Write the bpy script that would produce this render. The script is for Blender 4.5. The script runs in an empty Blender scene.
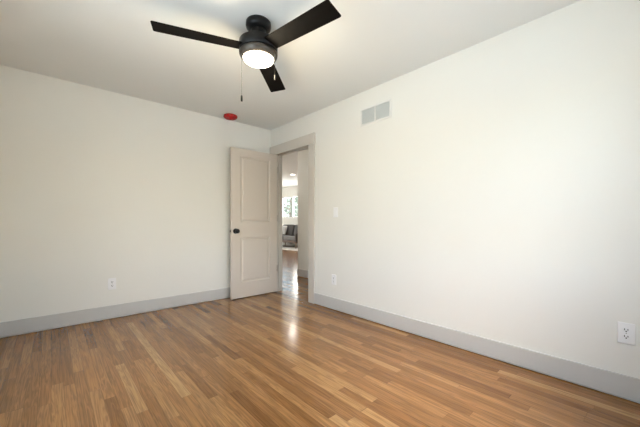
import bpy, bmesh, math, random
from mathutils import Vector, Matrix
random.seed(7)
C = bpy.context.scene.collection
SC = bpy.context.scene
R = math.radians
PI = math.pi

# ------------------------------------------------------------------ camera
F_PX, YAW, HOR, CAM_H = 298.54, 0.733094, 222.5, 1.032
cam = bpy.data.cameras.new('camera')
cam.sensor_fit = 'HORIZONTAL'; cam.sensor_width = 36.0
cam.lens = 36.0 * F_PX / 640.0
cam.shift_y = (HOR - 213.5) / 640.0
cam.clip_start = 0.02
cam_o = bpy.data.objects.new('camera', cam); C.objects.link(cam_o)
cam_o.location = (0, 0, CAM_H)
cam_o.rotation_euler = (R(90), 0, -YAW)
SC.camera = cam_o

# ------------------------------------------------------------------ exposure, sky, daylight
SC.view_settings.view_transform = 'Standard'
SC.view_settings.look = 'None'
SC.view_settings.gamma = 1.0
SC.view_settings.use_curve_mapping = False
SC.view_settings.exposure = 0.30

w = bpy.data.worlds.new('sky'); SC.world = w; w.use_nodes = True
nt = w.node_tree; nt.nodes.clear()
sky = nt.nodes.new('ShaderNodeTexSky'); sky.sky_type = 'NISHITA'
sky.sun_disc = False; sky.sun_elevation = R(48); sky.sun_rotation = R(200); sky.dust_density = 3.0
bg = nt.nodes.new('ShaderNodeBackground'); bg.inputs['Strength'].default_value = 1.04
wo = nt.nodes.new('ShaderNodeOutputWorld')
nt.links.new(sky.outputs[0], bg.inputs[0]); nt.links.new(bg.outputs[0], wo.inputs[0])

def area(name, loc, rot, sx, sy, power, col):
    l = bpy.data.lights.new(name, 'AREA'); l.shape = 'RECTANGLE'; l.size = sx; l.size_y = sy
    l.energy = power; l.color = col
    o = bpy.data.objects.new(name, l); C.objects.link(o)
    o.location = loc; o.rotation_euler = rot
    return o
sun = bpy.data.lights.new('sun', 'SUN'); sun.energy = 68; sun.angle = R(0.6); sun.color = (0.92, 0.96, 1.0)
sun_o = bpy.data.objects.new('sun', sun); C.objects.link(sun_o); sun_o.location = (-4, 3, 8)
SUN_DIR = Vector((math.cos(R(62)), -0.50, -math.sin(R(62))))      # steep, through the side window onto the floor by the camera
sun_o.rotation_euler = SUN_DIR.to_track_quat('-Z', 'Y').to_euler()
LIV = (1.0, 0.92, 0.80)
DAY = (0.70, 0.86, 1.0)
# soft daylight added to the sky's own at the bedroom's side window and at the living room's windows
area('daylight_side_window', (-0.72, 1.35, 1.45), (0, R(-108), 0), 1.3, 1.2, 14, DAY)
area('daylight_living_window', (8.35, 10.1, 1.8), (0, R(90), 0), 1.3, 2.2, 70, LIV)
area('daylight_patio_window', (5.2, 12.4, 1.6), (R(-90), 0, 0), 2.6, 1.8, 90, LIV)

# ------------------------------------------------------------------ materials
def lin(h):
    v = [int(h[i:i+2], 16)/255 for i in (0, 2, 4)]
    return tuple(x/12.92 if x <= .04045 else ((x+.055)/1.055)**2.4 for x in v) + (1,)
def mat(name, col, rough=0.5, metal=0.0, noise=0.0, nscale=60, bump=0.0, spec=0.5, emit=None, estr=0):
    m = bpy.data.materials.new(name); m.use_nodes = True
    t = m.node_tree; b = t.nodes['Principled BSDF']
    if isinstance(col, str): col = lin(col)
    b.inputs['Base Color'].default_value = col
    b.inputs['Roughness'].default_value = rough
    b.inputs['Metallic'].default_value = metal
    b.inputs['Specular IOR Level'].default_value = spec
    tc = t.nodes.new('ShaderNodeTexCoord')
    n = t.nodes.new('ShaderNodeTexNoise'); n.inputs['Scale'].default_value = nscale; n.inputs['Detail'].default_value = 4
    t.links.new(tc.outputs['Object'], n.inputs['Vector'])
    if noise:
        mx = t.nodes.new('ShaderNodeMix'); mx.data_type = 'RGBA'
        mx.inputs[6].default_value = tuple(c*(1-noise) for c in col[:3]) + (1,)
        mx.inputs[7].default_value = tuple(min(1, c*(1+noise)) for c in col[:3]) + (1,)
        t.links.new(n.outputs['Fac'], mx.inputs[0]); t.links.new(mx.outputs[2], b.inputs['Base Color'])
    if bump:
        bp = t.nodes.new('ShaderNodeBump'); bp.inputs['Strength'].default_value = bump; bp.inputs['Distance'].default_value = 0.002
        t.links.new(n.outputs['Fac'], bp.inputs['Height']); t.links.new(bp.outputs[0], b.inputs['Normal'])
    if emit:
        b.inputs['Emission Color'].default_value = emit; b.inputs['Emission Strength'].default_value = estr
    return m

M = {}
M['wall'] = mat('wall_paint', (0.82, 0.81, 0.77, 1), 0.75, noise=0.01, nscale=3, bump=0.05, spec=0.25)
M['ceil'] = mat('ceiling_paint', (0.81, 0.82, 0.815, 1), 0.85, noise=0.01, nscale=3, bump=0.05, spec=0.2)
M['trim'] = mat('trim_paint', (0.57, 0.565, 0.555, 1), 0.42, noise=0.015, nscale=8)
M['casing'] = mat('casing_paint', (0.60, 0.565, 0.52, 1), 0.42, noise=0.015, nscale=8)
M['door'] = mat('door_paint', (0.67, 0.605, 0.54, 1), 0.42, noise=0.012, nscale=8)
M['black'] = mat('matte_black_metal', (0.012, 0.012, 0.013, 1), 0.38, 0.6, noise=0.05)
M['chain'] = mat('dark_chain_metal', (0.05, 0.045, 0.04, 1), 0.5, 0.3, noise=0.05)
M['fob'] = mat('dull_nickel_fob', (0.07, 0.063, 0.055, 1), 0.5, 0.4, noise=0.05)
M['graph'] = mat('brushed_bronze_metal', (0.075, 0.065, 0.056, 1), 0.42, 0.6, noise=0.08, nscale=120)
M['blade'] = mat('blade_veneer', (0.0036, 0.0026, 0.0023, 1), 0.65, noise=0.25, nscale=30, spec=0.10)
M['lens'] = mat('frosted_lens', (0.9, 0.88, 0.82, 1), 0.4, emit=(1.0, 0.86, 0.68, 1), estr=5)
M['red'] = mat('red_plastic', (0.46, 0.006, 0.010, 1), 0.22, noise=0.05)
M['redd'] = mat('red_plastic_dark', (0.22, 0.006, 0.008, 1), 0.35, noise=0.05)
M['white'] = mat('white_plastic', (0.88, 0.88, 0.89, 1), 0.3, noise=0.01)
M['slot'] = mat('slot_dark', (0.03, 0.03, 0.035, 1), 0.6, noise=0.05)
M['ventw'] = mat('white_enamel', (0.80, 0.79, 0.77, 1), 0.4, noise=0.01)
M['ventg'] = mat('grey_enamel_louvre', (0.66, 0.68, 0.67, 1), 0.45, noise=0.02)
M['duct'] = mat('duct_dark', (0.10, 0.10, 0.10, 1), 0.8, noise=0.05)
M['nickel'] = mat('satin_nickel', (0.45, 0.42, 0.38, 1), 0.35, 1.0, noise=0.04)
M['gap'] = mat('subfloor_dark', (0.03, 0.02, 0.015, 1), 0.9, noise=0.1)
M['sofa'] = mat('charcoal_fabric', (0.085, 0.078, 0.075, 1), 0.9, noise=0.25, nscale=160, bump=0.3)
M['sofal'] = mat('grey_fabric', (0.17, 0.16, 0.155, 1), 0.9, noise=0.2, nscale=160, bump=0.3)
M['cush'] = mat('pale_cushion_fabric', (0.42, 0.41, 0.40, 1), 0.9, noise=0.1, nscale=120, bump=0.3)
M['wood'] = mat('sofa_wood', (0.11, 0.062, 0.038, 1), 0.5, noise=0.2, nscale=25)
M['woodl'] = mat('sofa_leg_wood', (0.36, 0.29, 0.23, 1), 0.5, noise=0.15, nscale=25)
M['rug'] = mat('rug_wool', (0.62, 0.59, 0.55, 1), 0.95, noise=0.12, nscale=90, bump=0.5)
M['frame'] = mat('window_vinyl', (0.80, 0.80, 0.79, 1), 0.4, noise=0.01)
M['bark'] = mat('bark', (0.10, 0.07, 0.05, 1), 0.9, noise=0.4, nscale=20, bump=0.6)
M['leaf'] = mat('leaf', (0.13, 0.165, 0.13, 1), 0.7, noise=0.45, nscale=3)
M['paving'] = mat('grey_gravel', (0.165, 0.175, 0.175, 1), 0.9, noise=0.3, nscale=8)
M['dl'] = mat('downlight_lens', (0.9, 0.9, 0.9, 1), 0.4, emit=(1.0, 0.93, 0.82, 1), estr=9)

def glass():
    m = bpy.data.materials.new('window_glass'); m.use_nodes = True; t = m.node_tree; t.nodes.clear()
    tr = t.nodes.new('ShaderNodeBsdfTransparent'); gl = t.nodes.new('ShaderNodeBsdfGlossy'); gl.inputs['Roughness'].default_value = 0.02
    tr.inputs[0].default_value = (0.95, 0.97, 0.96, 1)
    fr = t.nodes.new('ShaderNodeLayerWeight'); fr.inputs[0].default_value = 0.12
    mx = t.nodes.new('ShaderNodeMixShader'); o = t.nodes.new('ShaderNodeOutputMaterial')
    t.links.new(fr.outputs['Facing'], mx.inputs[0]); t.links.new(tr.outputs[0], mx.inputs[1]); t.links.new(gl.outputs[0], mx.inputs[2]); t.links.new(mx.outputs[0], o.inputs[0])
    return m
M['glass'] = glass()

def oak(board_w=0.057, mean_len=0.9):
    """strip-oak boards running along Y, each board its own tone, grain and end joints"""
    m = bpy.data.materials.new('oak_strip_floor'); m.use_nodes = True
    t = m.node_tree; N = t.nodes; L = t.links; b = N['Principled BSDF']
    def math_(op, a, bb=None, c=None):
        n = N.new('ShaderNodeMath'); n.operation = op
        for i, v in enumerate((a, bb, c)):
            if v is None: continue
            if isinstance(v, (int, float)): n.inputs[i].default_value = v
            else: L.new(v, n.inputs[i])
        return n.outputs[0]
    def comb(x, y, z=0.0):
        n = N.new('ShaderNodeCombineXYZ')
        for i, v in enumerate((x, y, z)):
            if isinstance(v, (int, float)): n.inputs[i].default_value = v
            else: L.new(v, n.inputs[i])
        return n.outputs[0]
    def white(v):
        n = N.new('ShaderNodeTexWhiteNoise'); n.noise_dimensions = '3D'; L.new(v, n.inputs['Vector']); return n
    tc = N.new('ShaderNodeTexCoord'); sp = N.new('ShaderNodeSeparateXYZ'); L.new(tc.outputs['Object'], sp.inputs[0])
    x, y = sp.outputs[0], sp.outputs[1]
    u = math_('DIVIDE', x, board_w); row = math_('FLOOR', u); fu = math_('FRACT', u)
    wr = white(comb(row, 3.7, 1.3))
    ln = math_('MULTIPLY_ADD', wr.outputs['Value'], 0.55, mean_len - 0.3)
    wr2 = white(comb(row, 9.1, 4.2))
    off = math_('MULTIPLY', wr2.outputs['Value'], 7.0)
    v0 = math_('DIVIDE', math_('ADD', y, off), ln)
    # warp lengths so the end joints are irregular
    v = math_('ADD', v0, math_('MULTIPLY', math_('SINE', math_('MULTIPLY', v0, 2.4)), 0.28))
    col = math_('FLOOR', v); fv = math_('FRACT', v)
    idv = comb(row, col, 0.5); wb = white(idv)
    # board tone
    cr = N.new('ShaderNodeValToRGB'); e = cr.color_ramp
    stops = [(0.0, (0.175, 0.076, 0.023)), (0.05, (0.196, 0.087, 0.027)), (0.35, (0.238, 0.112, 0.036)), (0.72, (0.282, 0.138, 0.047)), (0.92, (0.335, 0.176, 0.066)), (1.0, (0.385, 0.215, 0.088))]
    while len(e.elements) < len(stops): e.elements.new(0.5)
    for el, (p_, c_) in zip(e.elements, stops): el.position = p_; el.color = c_ + (1,)
    L.new(wb.outputs['Value'], cr.inputs[0])
    # grain
    sepc = N.new('ShaderNodeSeparateColor'); L.new(wb.outputs['Color'], sepc.inputs[0])
    ox = math_('MULTIPLY', sepc.outputs[0], 31.0); oy = math_('MULTIPLY', sepc.outputs[1], 57.0)
    gv = comb(math_('ADD', math_('MULTIPLY', x, 1.0), ox), math_('ADD', math_('MULTIPLY', y, 0.025), oy), ox)
    g1 = N.new('ShaderNodeTexNoise'); g1.inputs['Scale'].default_value = 130; g1.inputs['Detail'].default_value = 5; g1.inputs['Roughness'].default_value = 0.6
    L.new(gv, g1.inputs['Vector'])
    gv2 = comb(math_('ADD', x, ox), math_('ADD', math_('MULTIPLY', y, 0.045), oy), oy)
    g2 = N.new('ShaderNodeTexNoise'); g2.inputs['Scale'].default_value = 26; g2.inputs['Detail'].default_value = 3; g2.inputs['Distortion'].default_value = 1.4
    L.new(gv2, g2.inputs['Vector'])
    rings = math_('MULTIPLY_ADD', math_('SINE', math_('MULTIPLY', g2.outputs['Fac'], 38.0)), 0.5, 0.5)
    gmix = math_('ADD', math_('MULTIPLY', g1.outputs['Fac'], 0.75), math_('MULTIPLY', rings, 0.25))
    gr = N.new('ShaderNodeMapRange'); gr.inputs['From Min'].default_value = 0.25; gr.inputs['From Max'].default_value = 0.75
    gr.inputs['To Min'].default_value = 0.64; gr.inputs['To Max'].default_value = 1.36
    L.new(gmix, gr.inputs['Value'])
    # big soft tone drift and rare knots
    kn = N.new('ShaderNodeTexVoronoi'); kn.inputs['Scale'].default_value = 1.9
    L.new(comb(math_('MULTIPLY', x, 1.0), math_('MULTIPLY', y, 0.45), 2.0), kn.inputs['Vector'])
    kr = N.new('ShaderNodeMapRange'); kr.inputs['From Min'].default_value = 0.006; kr.inputs['From Max'].default_value = 0.018
    kr.inputs['To Min'].default_value = 0.45; kr.inputs['To Max'].default_value = 1.0
    L.new(kn.outputs['Distance'], kr.inputs['Value'])
    tone = math_('MULTIPLY', gr.outputs[0], kr.outputs[0])
    # joints
    du = math_('MULTIPLY', math_('MINIMUM', fu, math_('SUBTRACT', 1.0, fu)), board_w)
    dv = math_('MULTIPLY', math_('MINIMUM', fv, math_('SUBTRACT', 1.0, fv)), ln)
    dj = math_('MINIMUM', du, dv)
    jr = N.new('ShaderNodeMapRange'); jr.inputs['From Min'].default_value = 0.0003; jr.inputs['From Max'].default_value = 0.0014
    jr.inputs['To Min'].default_value = 0.55; jr.inputs['To Max'].default_value = 1.0
    L.new(dj, jr.inputs['Value'])
    tone = math_('MULTIPLY', tone, jr.outputs[0])
    vm = N.new('ShaderNodeVectorMath'); vm.operation = 'SCALE'
    L.new(cr.outputs[0], vm.inputs[0]); L.new(tone, vm.inputs['Scale'])
    L.new(vm.outputs[0], b.inputs['Base Color'])
    rr = N.new('ShaderNodeMapRange'); rr.inputs['To Min'].default_value = 0.12; rr.inputs['To Max'].default_value = 0.20
    L.new(g2.outputs['Fac'], rr.inputs['Value']); L.new(rr.outputs[0], b.inputs['Roughness'])
    bp = N.new('ShaderNodeBump'); bp.inputs['Strength'].default_value = 0.25; bp.inputs['Distance'].default_value = 0.0015
    hh = math_('ADD', math_('MULTIPLY', jr.outputs[0], 1.0), math_('MULTIPLY', g1.outputs['Fac'], 0.25))
    # each board sits at a slightly different cup
    hh = math_('ADD', hh, math_('MULTIPLY', math_('SINE', math_('MULTIPLY', fu, PI)), 0.25))
    # and lies at its own very slight tilt
    hh = math_('ADD', hh, math_('MULTIPLY', math_('MULTIPLY', math_('SUBTRACT', sepc.outputs[2], 0.5), fu), 0.9))
    L.new(hh, bp.inputs['Height']); L.new(bp.outputs[0], b.inputs['Normal'])
    b.inputs['Specular IOR Level'].default_value = 0.42
    return m
M['oak'] = oak()

# ------------------------------------------------------------------ mesh helpers
def finish(name, bm, m, parent=None, smooth=False, bevel=0.0, seg=2, angle=30):
    me = bpy.data.meshes.new(name)
    bmesh.ops.recalc_face_normals(bm, faces=bm.faces)
    bm.to_mesh(me); bm.free()
    me.materials.append(m)
    o = bpy.data.objects.new(name, me); C.objects.link(o)
    if parent: o.parent = parent
    if bevel:
        md = o.modifiers.new('bevel', 'BEVEL'); md.width = bevel; md.segments = seg; md.limit_method = 'ANGLE'; md.angle_limit = R(40)
    if smooth or bevel:
        for p_ in me.polygons: p_.use_smooth = True
        try:
            me.set_sharp_from_angle(angle=R(angle))
        except Exception: pass
    return o
def box(bm, x0, x1, y0, y1, z0, z1, mtx=None):
    vs = [bm.verts.new((x, y, z)) for x in (x0, x1) for y in (y0, y1) for z in (z0, z1)]
    if mtx:
        for v in vs: v.co = mtx @ v.co
    for f in ((0,1,3,2), (4,6,7,5), (0,4,5,1), (2,3,7,6), (0,2,6,4), (1,5,7,3)):
        bm.faces.new([vs[i] for i in f])
    return vs
def lathe(bm, prof, n=48, mtx=None, cap=True):
    """prof: list of (r, z) from one end to the other, spun about Z"""
    rings = []
    for r, z in prof:
        if r < 1e-6:
            v = bm.verts.new((0, 0, z)); rings.append([v])
        else:
            rings.append([bm.verts.new((r*math.cos(2*PI*k/n), r*math.sin(2*PI*k/n), z)) for k in range(n)])
    for a, b in zip(rings, rings[1:]):
        for k in range(n):
            k2 = (k+1) % n
            if len(a) == 1 and len(b) == 1: continue
            if len(a) == 1: bm.faces.new((a[0], b[k], b[k2]))
            elif len(b) == 1: bm.faces.new((a[k], a[k2], b[0]))
            else: bm.faces.new((a[k], a[k2], b[k2], b[k]))
    if cap:
        for rg in (rings[0], rings[-1]):
            if len(rg) > 1: bm.faces.new(rg)
    if mtx:
        for rg in rings:
            for v in rg: v.co = mtx @ v.co
def tube(bm, pts, r, n=8):
    prev = None
    pts = [Vector(p_) for p_ in pts]
    for i, p_ in enumerate(pts):
        d = (pts[min(i+1, len(pts)-1)] - pts[max(i-1, 0)]).normalized()
        a = d.orthogonal().normalized(); b = d.cross(a)
        if prev:
            a = (pa - d*pa.dot(d)).normalized(); b = d.cross(a)
        pa = a
        rr = r[i] if isinstance(r, (list, tuple)) else r
        ring = [bm.verts.new(p_ + a*rr*math.cos(2*PI*k/n) + b*rr*math.sin(2*PI*k/n)) for k in range(n)]
        if prev:
            for k in range(n): bm.faces.new((prev[k], prev[(k+1) % n], ring[(k+1) % n], ring[k]))
        else: bm.faces.new(ring)
        prev = ring
    bm.faces.new(prev)
def sphere(bm, c, r, sub=1, sc=(1, 1, 1)):
    q = bmesh.ops.create_icosphere(bm, subdivisions=sub, radius=r)
    for v in q['verts']: v.co = Vector((v.co.x*sc[0], v.co.y*sc[1], v.co.z*sc[2])) + Vector(c)
    return q['verts']
def B(*a):
    bm = bmesh.new(); box(bm, *a); return bm
def struct(name, bm, m, parent=None, **k):
    o = finish(name, bm, m, parent, **k)
    if parent is None: o['kind'] = 'structure'
    return o
def thing(name, label, cat, loc, rot=(0, 0, 0), group=None):
    o = bpy.data.objects.new(name, None); C.objects.link(o)
    o.empty_display_size = 0.1
    o.location = loc; o.rotation_euler = rot
    o['label'] = label; o['category'] = cat
    if group: o['group'] = group
    return o
def tag(o, label, cat, group=None, kind=None):
    o['label'] = label; o['category'] = cat
    if group: o['group'] = group
    if kind: o['kind'] = kind
    return o

# ------------------------------------------------------------------ room shell (metres; camera stands at x=0 y=0)
A, BK, H = 2.494, 3.887, 2.44           # right wall plane x, far wall plane y, ceiling height
X0, Y0 = -0.42, -0.25                   # wall behind / left of the camera
WT = 0.116
HX = 3.54                               # far side of the hallway
HE = 4.575                              # where the hallway opens into the living room
LX, LY = 7.95, 11.9                     # far walls of the living room
H2 = 2.62
DY0, DY1, DH = 2.996, 3.757, 2.045      # doorway

bm = B(X0-0.2, LX+0.2, Y0-0.2, LY+0.2, -0.05, 0.0)
struct('floor', bm, M['oak'])
struct('ceiling', B(X0-WT, A+WT, Y0-WT, BK+WT, H, H+0.1), M['ceil'])
bm = bmesh.new(); box(bm, A+WT, LX+WT, 0.8, BK+WT, H2, H2+0.1); box(bm, A-WT*0, LX+WT, BK+WT, LY+WT, H2, H2+0.1)
struct('ceiling_hall', bm, M['ceil'])
# right wall with the doorway
bm = bmesh.new()
box(bm, A, A+WT, Y0-WT, DY0-0.018, 0, H2); box(bm, A, A+WT, DY1+0.018, BK+WT, 0, H2); box(bm, A, A+WT, DY0-0.018, DY1+0.018, DH+0.018, H2)
struct('wall_right', bm, M['wall'])
struct('wall_back', B(X0-WT, A, BK, BK+WT, 0, H), M['wall'])
# left wall with a window
def wall_with_hole_x(name, x0, x1, y0, y1, z1, hy0, hy1, hz0, hz1, m):
    bm = bmesh.new()
    box(bm, x0, x1, y0, hy0, 0, z1); box(bm, x0, x1, hy1, y1, 0, z1)
    box(bm, x0, x1, hy0, hy1, 0, hz0); box(bm, x0, x1, hy0, hy1, hz1, z1)
    return struct(name, bm, m)
def wall_with_hole_y(name, y0, y1, x0, x1, z1, hx0, hx1, hz0, hz1, m):
    bm = bmesh.new()
    box(bm, x0, hx0, y0, y1, 0, z1); box(bm, hx1, x1, y0, y1, 0, z1)
    box(bm, hx0, hx1, y0, y1, 0, hz0); box(bm, hx0, hx1, y0, y1, hz1, z1)
    return struct(name, bm, m)
wall_with_hole_x('wall_left', X0-WT, X0, Y0-WT, BK, H, 0.75, 1.95, 0.80, 2.10, M['wall'])
wall_with_hole_y('wall_front', Y0-WT, Y0, X0, A, H, 0.62, 2.00, 0.80, 2.10, M['wall'])
def window_x(name, x, y0, y1, z0, z1, mull=2, inward=-1, depth=WT):
    """window in a wall whose room face is at x; inward = direction to the room"""
    t = 0.05; out = -inward
    xa, xb = sorted((x + out*0.03, x + out*0.09))
    bm = bmesh.new()
    box(bm, xa, xb, y0, y1, z0, z0+t); box(bm, xa, xb, y0, y1, z1-t, z1)
    box(bm, xa, xb, y0, y0+t, z0+t, z1-t); box(bm, xa, xb, y1-t, y1, z0+t, z1-t)
    for k in range(1, mull):
        yc = y0 + (y1-y0)*k/mull; box(bm, xa, xb, yc-t*0.55, yc+t*0.55, z0+t, z1-t)
    f = struct(name, bm, M['frame'])
    xm = (xa+xb)/2
    finish('window_pane', B(xm-0.003, xm+0.003, y0+t*0.9, y1-t*0.9, z0+t*0.9, z1-t*0.9), M['glass'], f)
    xs = sorted((x + inward*0.03, x + out*0.03))
    finish('window_sill', B(xs[0], xs[1], y0-0.04, y1+0.04, z0-0.03, z0), M['frame'], f)
    return f
def window_y(name, y, x0, x1, z0, z1, mull=2, inward=1):
    t = 0.05; out = -inward
    ya, yb = sorted((y + out*0.03, y + out*0.09))
    bm = bmesh.new()
    box(bm, x0, x1, ya, yb, z0, z0+t); box(bm, x0, x1, ya, yb, z1-t, z1)
    box(bm, x0, x0+t, ya, yb, z0+t, z1-t); box(bm, x1-t, x1, ya, yb, z0+t, z1-t)
    for k in range(1, mull):
        xc = x0 + (x1-x0)*k/mull; box(bm, xc-t*0.55, xc+t*0.55, ya, yb, z0+t, z1-t)
    f = struct(name, bm, M['frame'])
    ym = (ya+yb)/2
    finish('window_pane', B(x0+t*0.9, x1-t*0.9, ym-0.003, ym+0.003, z0+t*0.9, z1-t*0.9), M['glass'], f)
    ys = sorted((y + inward*0.03, y + out*0.03))
    finish('window_sill', B(x0-0.04, x1+0.04, ys[0], ys[1], z0-0.03, z0), M['frame'], f)
    return f
window_x('window_1', X0, 0.75, 1.95, 0.80, 2.10, 2, inward=1)
window_y('window_2', Y0, 0.62, 2.00, 0.80, 2.10, 2, inward=1)

# hallway and living room
struct('wall_hall', B(HX, HX+WT, 0.8, HE, 0, H2), M['wall'])
struct('wall_hall_end', B(A+WT, HX, 0.8-WT, 0.8, 0, H2), M['wall'])
struct('wall_living_near', B(HX+WT, LX+WT, HE-WT, HE, 0, H2), M['wall'])
struct('wall_living_left', B(A, A+WT, BK+WT, LY, 0, H2), M['wall'])
WZ0, WZ1, WY0, WY1 = 1.235, 2.22, 8.95, 11.55
wall_with_hole_x('wall_living_far', LX, LX+WT, HE, LY+WT, H2, WY0, WY1, WZ0, WZ1, M['wall'])
wall_with_hole_y('wall_living_side', LY, LY+WT, A, LX, H2, 4.0, 6.4, 0.7, 2.2, M['wall'])
window_x('window_3', LX, WY0, WY1, WZ0, WZ1, 3, inward=-1)
window_y('window_4', LY, 4.0, 6.4, 0.7, 2.2, 3, inward=-1)

# baseboards: flat painted boards, a hair above the finished floor
BH, BT, BG = 0.141, 0.015, 0.008
def bb(name, x0, x1, y0, y1):
    struct(name, B(x0, x1, y0, y1, BG, BH), M['trim'], bevel=0.003, seg=2)
bb('baseboard_back', X0, A-BT, BK-BT, BK)
bb('baseboard_right', A-BT, A, Y0, 2.866)
bb('baseboard_left', X0, X0+BT, Y0+BT, BK-BT)
bb('baseboard_front', X0, A-BT, Y0, Y0+BT)
bb('baseboard_hall', HX-BT, HX, 0.8, HE)
bb('baseboard_living', LX-BT, LX, HE, LY)
bb('baseboard_hall_near', A+WT, A+WT+BT, 0.8, 2.888)

# door casing: flat stock sides under a taller, slightly proud header; jambs with stops
CT = 0.019
struct('trim_1', B(A-CT, A, 2.866, 2.976, 0.0, 2.036), M['casing'], bevel=0.002)
struct('trim_2', B(A-CT, A, 3.782, BK-0.001, 0.0, 2.036), M['casing'], bevel=0.002)
struct('trim_3', B(A-CT-0.008, A, 2.855, BK-0.001, 2.036, 2.172), M['casing'], bevel=0.002)
bm = bmesh.new()
box(bm, A-0.001, A+WT+0.001, DY0-0.018, DY0, 0, DH); box(bm, A-0.001, A+WT+0.001, DY1, DY1+0.018, 0, DH)
box(bm, A-0.001, A+WT+0.001, DY0-0.018, DY1+0.018, DH, DH+0.018)
box(bm, A+0.045, A+0.080, DY0, DY0+0.011, 0, DH); box(bm, A+0.045, A+0.080, DY1-0.011, DY1, 0, DH)
box(bm, A+0.045, A+0.080, DY0, DY1, DH-0.011, DH)
struct('trim_4', bm, M['casing'])
bm = bmesh.new()
box(bm, A+WT, A+WT+CT, 2.888, 2.998, 0, 2.05); box(bm, A+WT, A+WT+CT, 3.782, 3.88, 0, 2.05); box(bm, A+WT, A+WT+CT, 2.888, 3.88, 2.05, 2.18)
struct('trim_5', bm, M['trim'])

# ------------------------------------------------------------------ the open door (two moulded panels), parallel to the far wall
def door_mesh(w, h, t, panels):
    """slab in x 0..w, z 0..h, y 0..t, moulded panels sunk on both faces"""
    bm = bmesh.new()
    xs = sorted({0, w} | {p_[0] for p_ in panels} | {p_[1] for p_ in panels})
    zs = sorted({0, h} | {p_[2] for p_ in panels} | {p_[3] for p_ in panels})
    steps = [(0.0, 0.0), (0.004, 0.004), (0.010, 0.0115), (0.024, 0.0130), (0.030, 0.0115), (0.040, 0.0055), (0.044, 0.0050)]
    for y, s in ((0.0, 1), (t, -1)):
        g = {(x, z): bm.verts.new((x, y, z)) for x in xs for z in zs}
        for xa, xb in zip(xs, xs[1:]):
            for za, zb in zip(zs, zs[1:]):
                if any(p_[0] <= xa and xb <= p_[1] and p_[2] <= za and zb <= p_[3] for p_ in panels): continue
                bm.faces.new((g[xa, za], g[xb, za], g[xb, zb], g[xa, zb]))
        for (xa, xb, za, zb) in panels:
            prev = [g[xa, za], g[xb, za], g[xb, zb], g[xa, zb]]
            for ins, dep in steps[1:]:
                ring = [bm.verts.new((x, y + s*dep, z)) for x, z in ((xa+ins, za+ins), (xb-ins, za+ins), (xb-ins, zb-ins), (xa+ins, zb-ins))]
                for k in range(4): bm.faces.new((prev[k], prev[(k+1) % 4], ring[(k+1) % 4], ring[k]))
                prev = ring
            bm.faces.new(prev)
    bm.verts.ensure_lookup_table()
    be = [e for e in bm.edges if e.is_boundary]
    bmesh.ops.bridge_loops(bm, edges=be)
    return bm
DX0, DW, DT, DYF = 1.772, 0.717, 0.035, 3.720
door = struct('door_1', door_mesh(DW, 2.022, DT, [(0.132, 0.600, 0.205, 0.818), (0.132, 0.600, 1.030, 1.925)]), M['door'])
door.location = (DX0, DYF, 0.012)
# knob on the room-facing side with a square-edged rose, and the one on the far side
for s, y in ((-1, 0.0), (1, DT)):
    mt = Matrix.Translation((0.058, y, 0.905)) @ Matrix.Rotation(R(90)*(1 if s < 0 else -1), 4, 'X')
    bm = bmesh.new()
    lathe(bm, [(0.035, 0), (0.035, 0.007), (0.032, 0.010), (0.014, 0.011), (0.013, 0.028), (0.023, 0.033), (0.030, 0.045), (0.031, 0.060), (0.028, 0.070), (0.016, 0.076), (0, 0.077)], 32, mt)
    finish('door_knob', bm, M['black'], door, smooth=True, angle=50)
bm = B(-0.0012, 0.0006, 0.005, 0.030, 0.875, 0.935)
finish('latch_plate', bm, M['nickel'], door)
bm = B(-0.011, -0.001, 0.011, 0.024, 0.895, 0.915)
finish('latch_bolt', bm, M['black'], door)
for z in (0.345, 1.085, 1.795):
    bm = bmesh.new()
    lathe(bm, [(0.006, -0.045), (0.006, 0.045)], 12, Matrix.Translation((DW+0.003, -0.004, z)))
    box(bm, DW-0.0005, DW+0.0005, -0.002, 0.03, z-0.045, z+0.045)
    finish('hinge', bm, M['nickel'], door)

# ------------------------------------------------------------------ ceiling fan
FX, FY = 1.086, 1.8535
fan = thing('ceiling_fan', 'black three-blade ceiling fan with a lit round lamp, hugging the ceiling', 'ceiling fan', (FX, FY, H))
def fz(z): return z - H
bm = bmesh.new(); lathe(bm, [(0.083, fz(2.44)), (0.087, fz(2.435)), (0.088, fz(2.412)), (0.085, fz(2.399)), (0.076, fz(2.389)), (0.060, fz(2.384)), (0.0, fz(2.384))], 56)
finish('canopy', bm, M['black'], fan, smooth=True, angle=50)
bm = bmesh.new(); lathe(bm, [(0.054, fz(2.382)), (0.054, fz(2.29))], 48)
finish('neck', bm, M['black'], fan, smooth=True)
bm = bmesh.new(); lathe(bm, [(0.05, fz(2.301)), (0.127, fz(2.301)), (0.1315, fz(2.299)), (0.133, fz(2.295)), (0.133, fz(2.235)), (0.129, fz(2.231)), (0.05, fz(2.231))], 64)
finish('motor_housing', bm, M['black'], fan, smooth=True, angle=50)
bm = bmesh.new(); lathe(bm, [(0.06, fz(2.2305)), (0.120, fz(2.2305)), (0.120, fz(2.2260)), (0.130, fz(2.2260)), (0.1335, fz(2.2220)), (0.132, fz(2.2090)), (0.126, fz(2.1950)), (0.1165, fz(2.1850)), (0.1095, fz(2.1820)), (0.1075, fz(2.1880)), (0.05, fz(2.1890))], 64)
kit = finish('light_kit_ring', bm, M['graph'], fan, smooth=True, angle=50); kit['label'] = 'bronze-grey metal ring around the lamp'
bm = bmesh.new(); lathe(bm, [(0.0, fz(2.1885)), (0.1065, fz(2.1885)), (0.1065, fz(2.183)), (0.104, fz(2.175)), (0.095, fz(2.167)), (0.077, fz(2.160)), (0.048, fz(2.155)), (0.0, fz(2.153))], 56)
lens = finish('lamp_lens', bm, M['lens'], fan, smooth=True, angle=60); lens['label'] = 'glowing frosted white lens'
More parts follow.
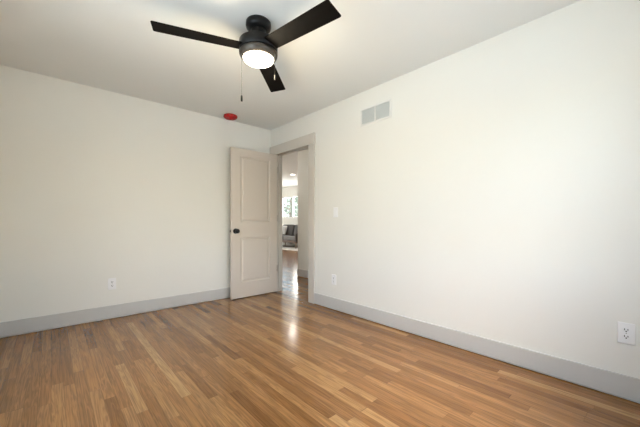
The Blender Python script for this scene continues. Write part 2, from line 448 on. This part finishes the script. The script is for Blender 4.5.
lamp = bpy.data.lights.new('fan_lamp', 'POINT'); lamp.shadow_soft_size = 0.10; lamp.energy = 12.5; lamp.color = (1.0, 0.88, 0.62)
lamp_o = bpy.data.objects.new('fan_lamp', lamp); C.objects.link(lamp_o); lamp_o.parent = fan; lamp_o.location = (0, 0, fz(2.045))
for k in range(3):
    a = R((43.9, 160.6, 279.8)[k])
    # blade along +X of its own frame, pitched about its length
    bm = bmesh.new()
    L0, L1, W0, W1, T = 0.125, 0.661, 0.060, 0.070, 0.006
    out = [(L0, -W0)]
    cr = 0.012
    for q in range(5):
        th = -PI/2 + q*PI/8; out.append((L1-cr+cr*math.cos(th), -W1+cr+cr*math.sin(th)))
    for q in range(5):
        th = q*PI/8; out.append((L1-cr+cr*math.cos(th), W1-cr+cr*math.sin(th)))
    out.append((L0, W0))
    lo = [bm.verts.new((x, y, -T/2)) for x, y in out]; hi = [bm.verts.new((x, y, T/2)) for x, y in out]
    bm.faces.new(lo); bm.faces.new(hi)
    for i in range(len(out)): bm.faces.new((lo[i], lo[(i+1) % len(out)], hi[(i+1) % len(out)], hi[i]))
    bl = finish('blade', bm, M['blade'], fan, bevel=0.0015, seg=1)
    bl.location = (0, 0, fz(2.251))
    bl.rotation_euler = (R(-8.7), 0, a)
    bmi = bmesh.new(); box(bmi, 0.09, 0.175, -0.030, 0.030, 0.003, 0.007)
    finish('blade_iron', bmi, M['black'], bl)
# pull chains, beads too small to count here: a thin cord of beads with a fob
rgt = Vector((math.cos(YAW), -math.sin(YAW), 0)); fwd = Vector((math.sin(YAW), math.cos(YAW), 0))
for sgn, zend, fobm, lab, fw in ((-1, 1.912, 'black', 'long pull chain with a black fob', -0.03), (1, 2.045, 'fob', 'short pull chain with a metal fob', -0.045)):
    rad = 0.092 if sgn < 0 else 0.108
    p0 = rgt*(sgn*rad) + fwd*fw
    bm = bmesh.new()
    dirv = p0.normalized()
    tube(bm, [p0*0.90 + Vector((0, 0, fz(2.208))), p0 + dirv*0.016 + Vector((0, 0, fz(2.206))), p0 + dirv*0.018 + Vector((0, 0, fz(2.198)))], 0.003, 8)
    pe = p0 + dirv*0.018
    zt = 2.20
    tube(bm, [pe + Vector((0, 0, fz(zt))), pe + Vector((0, 0, fz(zend)))], 0.0011, 6)
    n = int((zt-zend)/0.0075)
    for i in range(n): sphere(bm, pe + Vector((0, 0, fz(zt - i*0.0075))), 0.0022, 1)
    ch = finish('pull_chain', bm, M['chain'], fan, smooth=True); ch['label'] = lab
    bm = bmesh.new()
    z1 = fz(zend)
    q = 1.0 if sgn < 0 else 0.8
    lathe(bm, [(0.002, z1+0.003), (0.0055*q, z1), (0.0065*q, z1-0.006*q), (0.0075*q, z1-0.030*q), (0.0065*q, z1-0.040*q), (0.0, z1-0.042*q)], 16, Matrix.Translation((pe.x, pe.y, 0)))
    finish('chain_fob', bm, M[fobm], ch, smooth=True, angle=60)

# ------------------------------------------------------------------ red cap on the smoke detector
sd = thing('smoke_detector', 'bright red round smoke detector cover on the ceiling above the door', 'smoke detector', (1.752, 3.705, H))
bm = bmesh.new(); lathe(bm, [(0.060, 0), (0.060, -0.012), (0.0, -0.012)], 40)
finish('base_plate', bm, M['white'], sd, smooth=True)
bm = bmesh.new(); lathe(bm, [(0.083, -0.002), (0.087, -0.006), (0.087, -0.020), (0.082, -0.034), (0.070, -0.043), (0.058, -0.045), (0.052, -0.036), (0.036, -0.034), (0.030, -0.050), (0.018, -0.054), (0.0, -0.054)], 48)
finish('dust_cover', bm, M['red'], sd, smooth=True, angle=60)
for k in range(12):
    bm = bmesh.new(); box(bm, 0.074, 0.0885, -0.004, 0.004, -0.028, -0.010, Matrix.Rotation(2*PI*k/12, 4, 'Z'))
    finish('grip_rib', bm, M['redd'], sd)

# ------------------------------------------------------------------ return-air vent on the right wall
VY0, VY1, VZ0, VZ1 = 1.716, 2.108, 2.068, 2.255
vt = thing('air_vent', 'white wall vent with two grey louvred halves high on the right wall', 'vent', (A, (VY0+VY1)/2, (VZ0+VZ1)/2))
yc, zc = (VY0+VY1)/2, (VZ0+VZ1)/2
hw, hh = (VY1-VY0)/2, (VZ1-VZ0)/2
bm = bmesh.new(); fr = 0.021; t_ = 0.009
box(bm, -t_, 0, -hw, hw, hh-fr, hh); box(bm, -t_, 0, -hw, hw, -hh, -hh+fr)
box(bm, -t_, 0, -hw, -hw+fr, -hh+fr, hh-fr); box(bm, -t_, 0, hw-fr, hw, -hh+fr, hh-fr)
box(bm, -t_, 0, -0.0085, 0.0085, -hh+fr, hh-fr)
finish('frame', bm, M['ventw'], vt, bevel=0.0025, seg=2)
for s in (-1, 1):
    bm = bmesh.new()
    a0, a1 = (0.0085, hw-fr) if s > 0 else (-hw+fr, -0.0085)
    n = 11
    for i in range(n):
        z = -hh+fr + (i+0.5)*(2*hh-2*fr)/n
        mt = Matrix.Translation((-0.004, 0, z)) @ Matrix.Rotation(R(-32), 4, 'Y')
        box(bm, -0.0065, 0.0065, a0, a1, -0.0006, 0.0006, mt)
    g = finish('louvre_grille', bm, M['ventg'], vt)
    finish('backing', B(-0.0012, -0.0004, a0, a1, -hh+fr, hh-fr), M['ventg'], g)
for s in (-1, 1):
    bm = bmesh.new(); lathe(bm, [(0.004, 0), (0.0035, 0.0015), (0, 0.002)], 12, Matrix.Translation((-t_, s*(hw-0.010), 0)) @ Matrix.Rotation(R(-90), 4, 'Y'))
    finish('screw', bm, M['ventw'], vt)

# ------------------------------------------------------------------ outlets and switch
def outlet(label, loc, rotz):
    """plate in local XZ, facing local -Y"""
    o = thing('wall_outlet', label, 'outlet', loc, (0, 0, rotz), 'duplex outlets along the walls')
    finish('cover_plate', B(-0.0365, 0.0365, -0.006, 0, -0.061, 0.061), M['white'], o, bevel=0.003, seg=3)
    for s in (-1, 1):
        bm = bmesh.new()
        pts = []
        for k in range(24):
            th = 2*PI*k/24; pts.append((0.0172*math.cos(th), max(-0.0125, min(0.0125, 0.0172*math.sin(th)))))
        f = [bm.verts.new((x, -0.0080, z + s*0.0195)) for x, z in pts]; b = [bm.verts.new((x, -0.005, z + s*0.0195)) for x, z in pts]
        bm.faces.new(f)
        for k in range(24): bm.faces.new((f[k], f[(k+1) % 24], b[(k+1) % 24], b[k]))
        rc = finish('receptacle', bm, M['white'], o)
        bm = bmesh.new()
        zc = s*0.0195
        box(bm, -0.0088, -0.0052, -0.0084, -0.0078, zc-0.002, zc+0.009); box(bm, 0.0052, 0.0086, -0.0084, -0.0078, zc-0.001, zc+0.0082)
        lathe(bm, [(0.0036, -0.0003), (0.0036, 0.0003)], 12, Matrix.Translation((0, -0.0081, zc-0.007)) @ Matrix.Rotation(R(90), 4, 'X'))
        finish('slot', bm, M['slot'], rc)
    bm = bmesh.new(); lathe(bm, [(0.003, 0), (0.0025, 0.001), (0, 0.0013)], 12, Matrix.Translation((0, -0.006, 0)) @ Matrix.Rotation(R(90), 4, 'X'))
    finish('screw', bm, M['nickel'], o)
    return o
outlet('white duplex outlet on the right wall near the camera, at the photo\'s right edge', (A, 0.0985, 0.386), R(-90))
outlet('white duplex outlet low on the right wall, under the light switch beside the doorway', (A, 2.52, 0.355), R(-90))
outlet('white duplex outlet on the back wall, left of the open door', (0.487, BK, 0.372), 0)
sw = thing('light_switch', 'white rocker light switch on the right wall beside the doorway', 'light switch', (A, 2.49, 1.152), (0, 0, R(-90)))
finish('cover_plate', B(-0.036, 0.036, -0.006, 0, -0.058, 0.058), M['white'], sw, bevel=0.003, seg=3)
bm = bmesh.new()
vs = box(bm, -0.0165, 0.0165, -0.0085, -0.004, -0.033, 0.033)
for v in vs:
    if v.co.y < -0.006 and v.co.z > 0: v.co.y = -0.0065
finish('rocker', bm, M['white'], sw, bevel=0.0008, seg=1)
for s in (-1, 1):
    bm = bmesh.new(); lathe(bm, [(0.003, 0), (0.0025, 0.001), (0, 0.0013)], 12, Matrix.Translation((0, -0.006, s*0.0475)) @ Matrix.Rotation(R(90), 4, 'X'))
    finish('screw', bm, M['white'], sw)

# ------------------------------------------------------------------ living room seen through the doorway
RZ = 0.012
rug = finish('rug', B(6.55, LX-0.35, 8.5, 11.6, 0.0, RZ), M['rug'], bevel=0.004)
tag(rug, 'pale rug on the floor under the charcoal sofa', 'rug')
def cushion_mesh(bm, w, d, h, mtx, n=10, puff=0.35):
    """pillowy box centred on the origin"""
    bmesh.ops.create_cube(bm, size=1.0)
    bmesh.ops.subdivide_edges(bm, edges=bm.edges[:], cuts=n, use_grid_fill=True)
    for v in bm.verts:
        x, y, z = v.co*2
        k = (1-abs(x)**3)*(1-abs(z)**3)
        rx = 1 - 0.06*abs(y)**4 - 0.05*abs(z)**6; rz_ = 1 - 0.06*abs(y)**4 - 0.05*abs(x)**6
        v.co = mtx @ Vector((x*w/2*rx, y*d/2*((1-puff) + puff*k), z*h/2*rz_))
SX = 7.05; SY0, SY1 = 9.24, 11.10
sofa = thing('sofa', 'charcoal fabric sofa with a wooden frame under the living room window', 'sofa', (SX+0.42, (SY0+SY1)/2, RZ))
def sl(x): return x - (SX+0.42)
ym = (SY0+SY1)/2
bm = B(sl(SX+0.03), sl(SX+0.84), SY0-ym+0.02, SY1-ym-0.02, 0.20, 0.30); finish('seat_frame', bm, M['wood'], sofa, bevel=0.01)
for s in (-1, 1):
    yy = (SY0-ym+0.45) if s < 0 else (SY1-ym-0.45)
    bm = bmesh.new(); cushion_mesh(bm, 0.70, 0.17, 0.82, Matrix.Translation((sl(SX+0.37), yy+(0.03 if s < 0 else -0.03), 0.385)) @ Matrix.Rotation(R(90), 4, 'X'), puff=0.2)
    finish('seat_cushion', bm, M['sofal'], sofa, smooth=True, angle=60)
    bm = bmesh.new(); cushion_mesh(bm, 0.82, 0.20, 0.50, Matrix.Translation((sl(SX+0.66), yy+(0.03 if s < 0 else -0.03), 0.68)) @ Matrix.Rotation(R(12), 4, 'Y') @ Matrix.Rotation(R(90), 4, 'Z'), puff=0.3)
    finish('back_cushion', bm, M['sofa'], sofa, smooth=True, angle=60)
bm = B(sl(SX+0.76), sl(SX+0.86), SY0-ym, SY1-ym, 0.28, 0.80); finish('backrest', bm, M['sofa'], sofa, bevel=0.03, seg=3)
for s in (-1, 1):
    y0_ = SY0-ym if s < 0 else SY1-ym-0.10
    bm = B(sl(SX+0.02), sl(SX+0.80), y0_, y0_+0.10, 0.25, 0.60); finish('armrest', bm, M['sofa'], sofa, bevel=0.03, seg=3)
    for xx in (SX+0.03, SX+0.78):
        bm = bmesh.new(); lathe(bm, [(0.018, 0), (0.030, 0.21)], 14, Matrix.Translation((sl(xx+0.02), y0_+0.05, 0)))
        finish('leg', bm, M['woodl'] if xx < SX+0.1 else M['wood'], sofa, smooth=True)
cu = bmesh.new(); cushion_mesh(cu, 0.42, 0.15, 0.40, Matrix.Rotation(R(20), 4, 'Y') @ Matrix.Rotation(R(90), 4, 'Z'), puff=0.6)
cu = finish('throw_pillow', cu, M['cush'], None, smooth=True, angle=70)
cu.location = (SX+0.47, 10.72, RZ+0.69)
tag(cu, 'pale throw pillow leaning on the charcoal sofa', 'pillow')
for x, y, nm in ((5.95, 7.95, 'downlight nearer the far window in the living room ceiling'), (4.72, 6.95, 'downlight nearer the bedroom doorway in the living room ceiling'), (3.0, 5.2, 'downlight added at the end of the hallway to light its wall, unseen behind the open door')):  # the last one is an unseen extra, added to brighten the hallway wall
    dlamp = bpy.data.lights.new('downlight_lamp', 'AREA'); dlamp.shape = 'DISK'; dlamp.size = 0.12; dlamp.energy = 6 if x < 3.5 else 9; dlamp.color = (1.0, 0.90, 0.78)
    dlo = bpy.data.objects.new('downlight_lamp', dlamp); C.objects.link(dlo); dlo.location = (0, 0, -0.01)
    d = thing('recessed_downlight', 'small round lit ' + nm, 'ceiling light', (x, y, H2), group='living room downlights')
    bm = bmesh.new(); lathe(bm, [(0.070, 0), (0.085, 0), (0.085, -0.004), (0.070, -0.006), (0.070, 0)], 32, cap=False); finish('trim_ring', bm, M['white'], d, smooth=True)
    bm = bmesh.new(); lathe(bm, [(0.069, -0.0005), (0.069, -0.003), (0, -0.003)], 32); finish('lamp_lens', bm, M['dl'], d); dlo.parent = d

# ------------------------------------------------------------------ outside the living room window
struct('ground', B(-30, 60, -30, 60, -0.50, -0.40), M['paving'])
def tree(x, y, h, cr, label):
    t = thing('tree', label, 'tree', (x, y, -0.40), group='trees beyond the living room window')
    bm = bmesh.new()
    tube(bm, [(0, 0, 0), (0.03, 0.05, h*0.3), (-0.05, 0.0, h*0.55), (0.02, -0.04, h*0.8)], [0.16, 0.12, 0.09, 0.04], 10)
    for k in range(5):
        a = k*1.3; zz = h*(0.32+0.09*k)
        tube(bm, [(0, 0, zz), (0.5*cr*math.cos(a), 0.5*cr*math.sin(a), zz+0.35), (0.85*cr*math.cos(a), 0.85*cr*math.sin(a), zz+0.55)], [0.05, 0.03, 0.012], 6)
    finish('trunk', bm, M['bark'], t, smooth=True)
    bm = bmesh.new()
    for k in range(820):
        th = random.uniform(0, 2*PI); u = random.uniform(-1, 1); rr = cr*random.uniform(0.35, 1)**0.6
        s_ = math.sqrt(1-u*u)
        c = Vector((rr*s_*math.cos(th), rr*s_*math.sin(th), h*0.66 + rr*u*0.95))
        m_ = Matrix.Translation(c) @ Matrix.Rotation(random.uniform(0, 6.3), 4, 'Z') @ Matrix.Rotation(random.uniform(-1.2, 1.2), 4, 'X')
        a_ = random.uniform(0.10, 0.19)
        vs = [bm.verts.new(m_ @ Vector(q)) for q in ((-a_, 0, 0), (0, -a_*0.45, 0.02), (a_, 0, -0.02), (0, a_*0.45, 0.02))]
        bm.faces.new(vs)
    fo = finish('foliage', bm, M['leaf'], t); fo['kind'] = 'stuff'
tree(13.0, 17.6, 4.6, 1.3, 'leafy green tree outside the living room window')
tree(15.5, 19.4, 4.2, 1.2, 'leafy green tree outside the living room window')
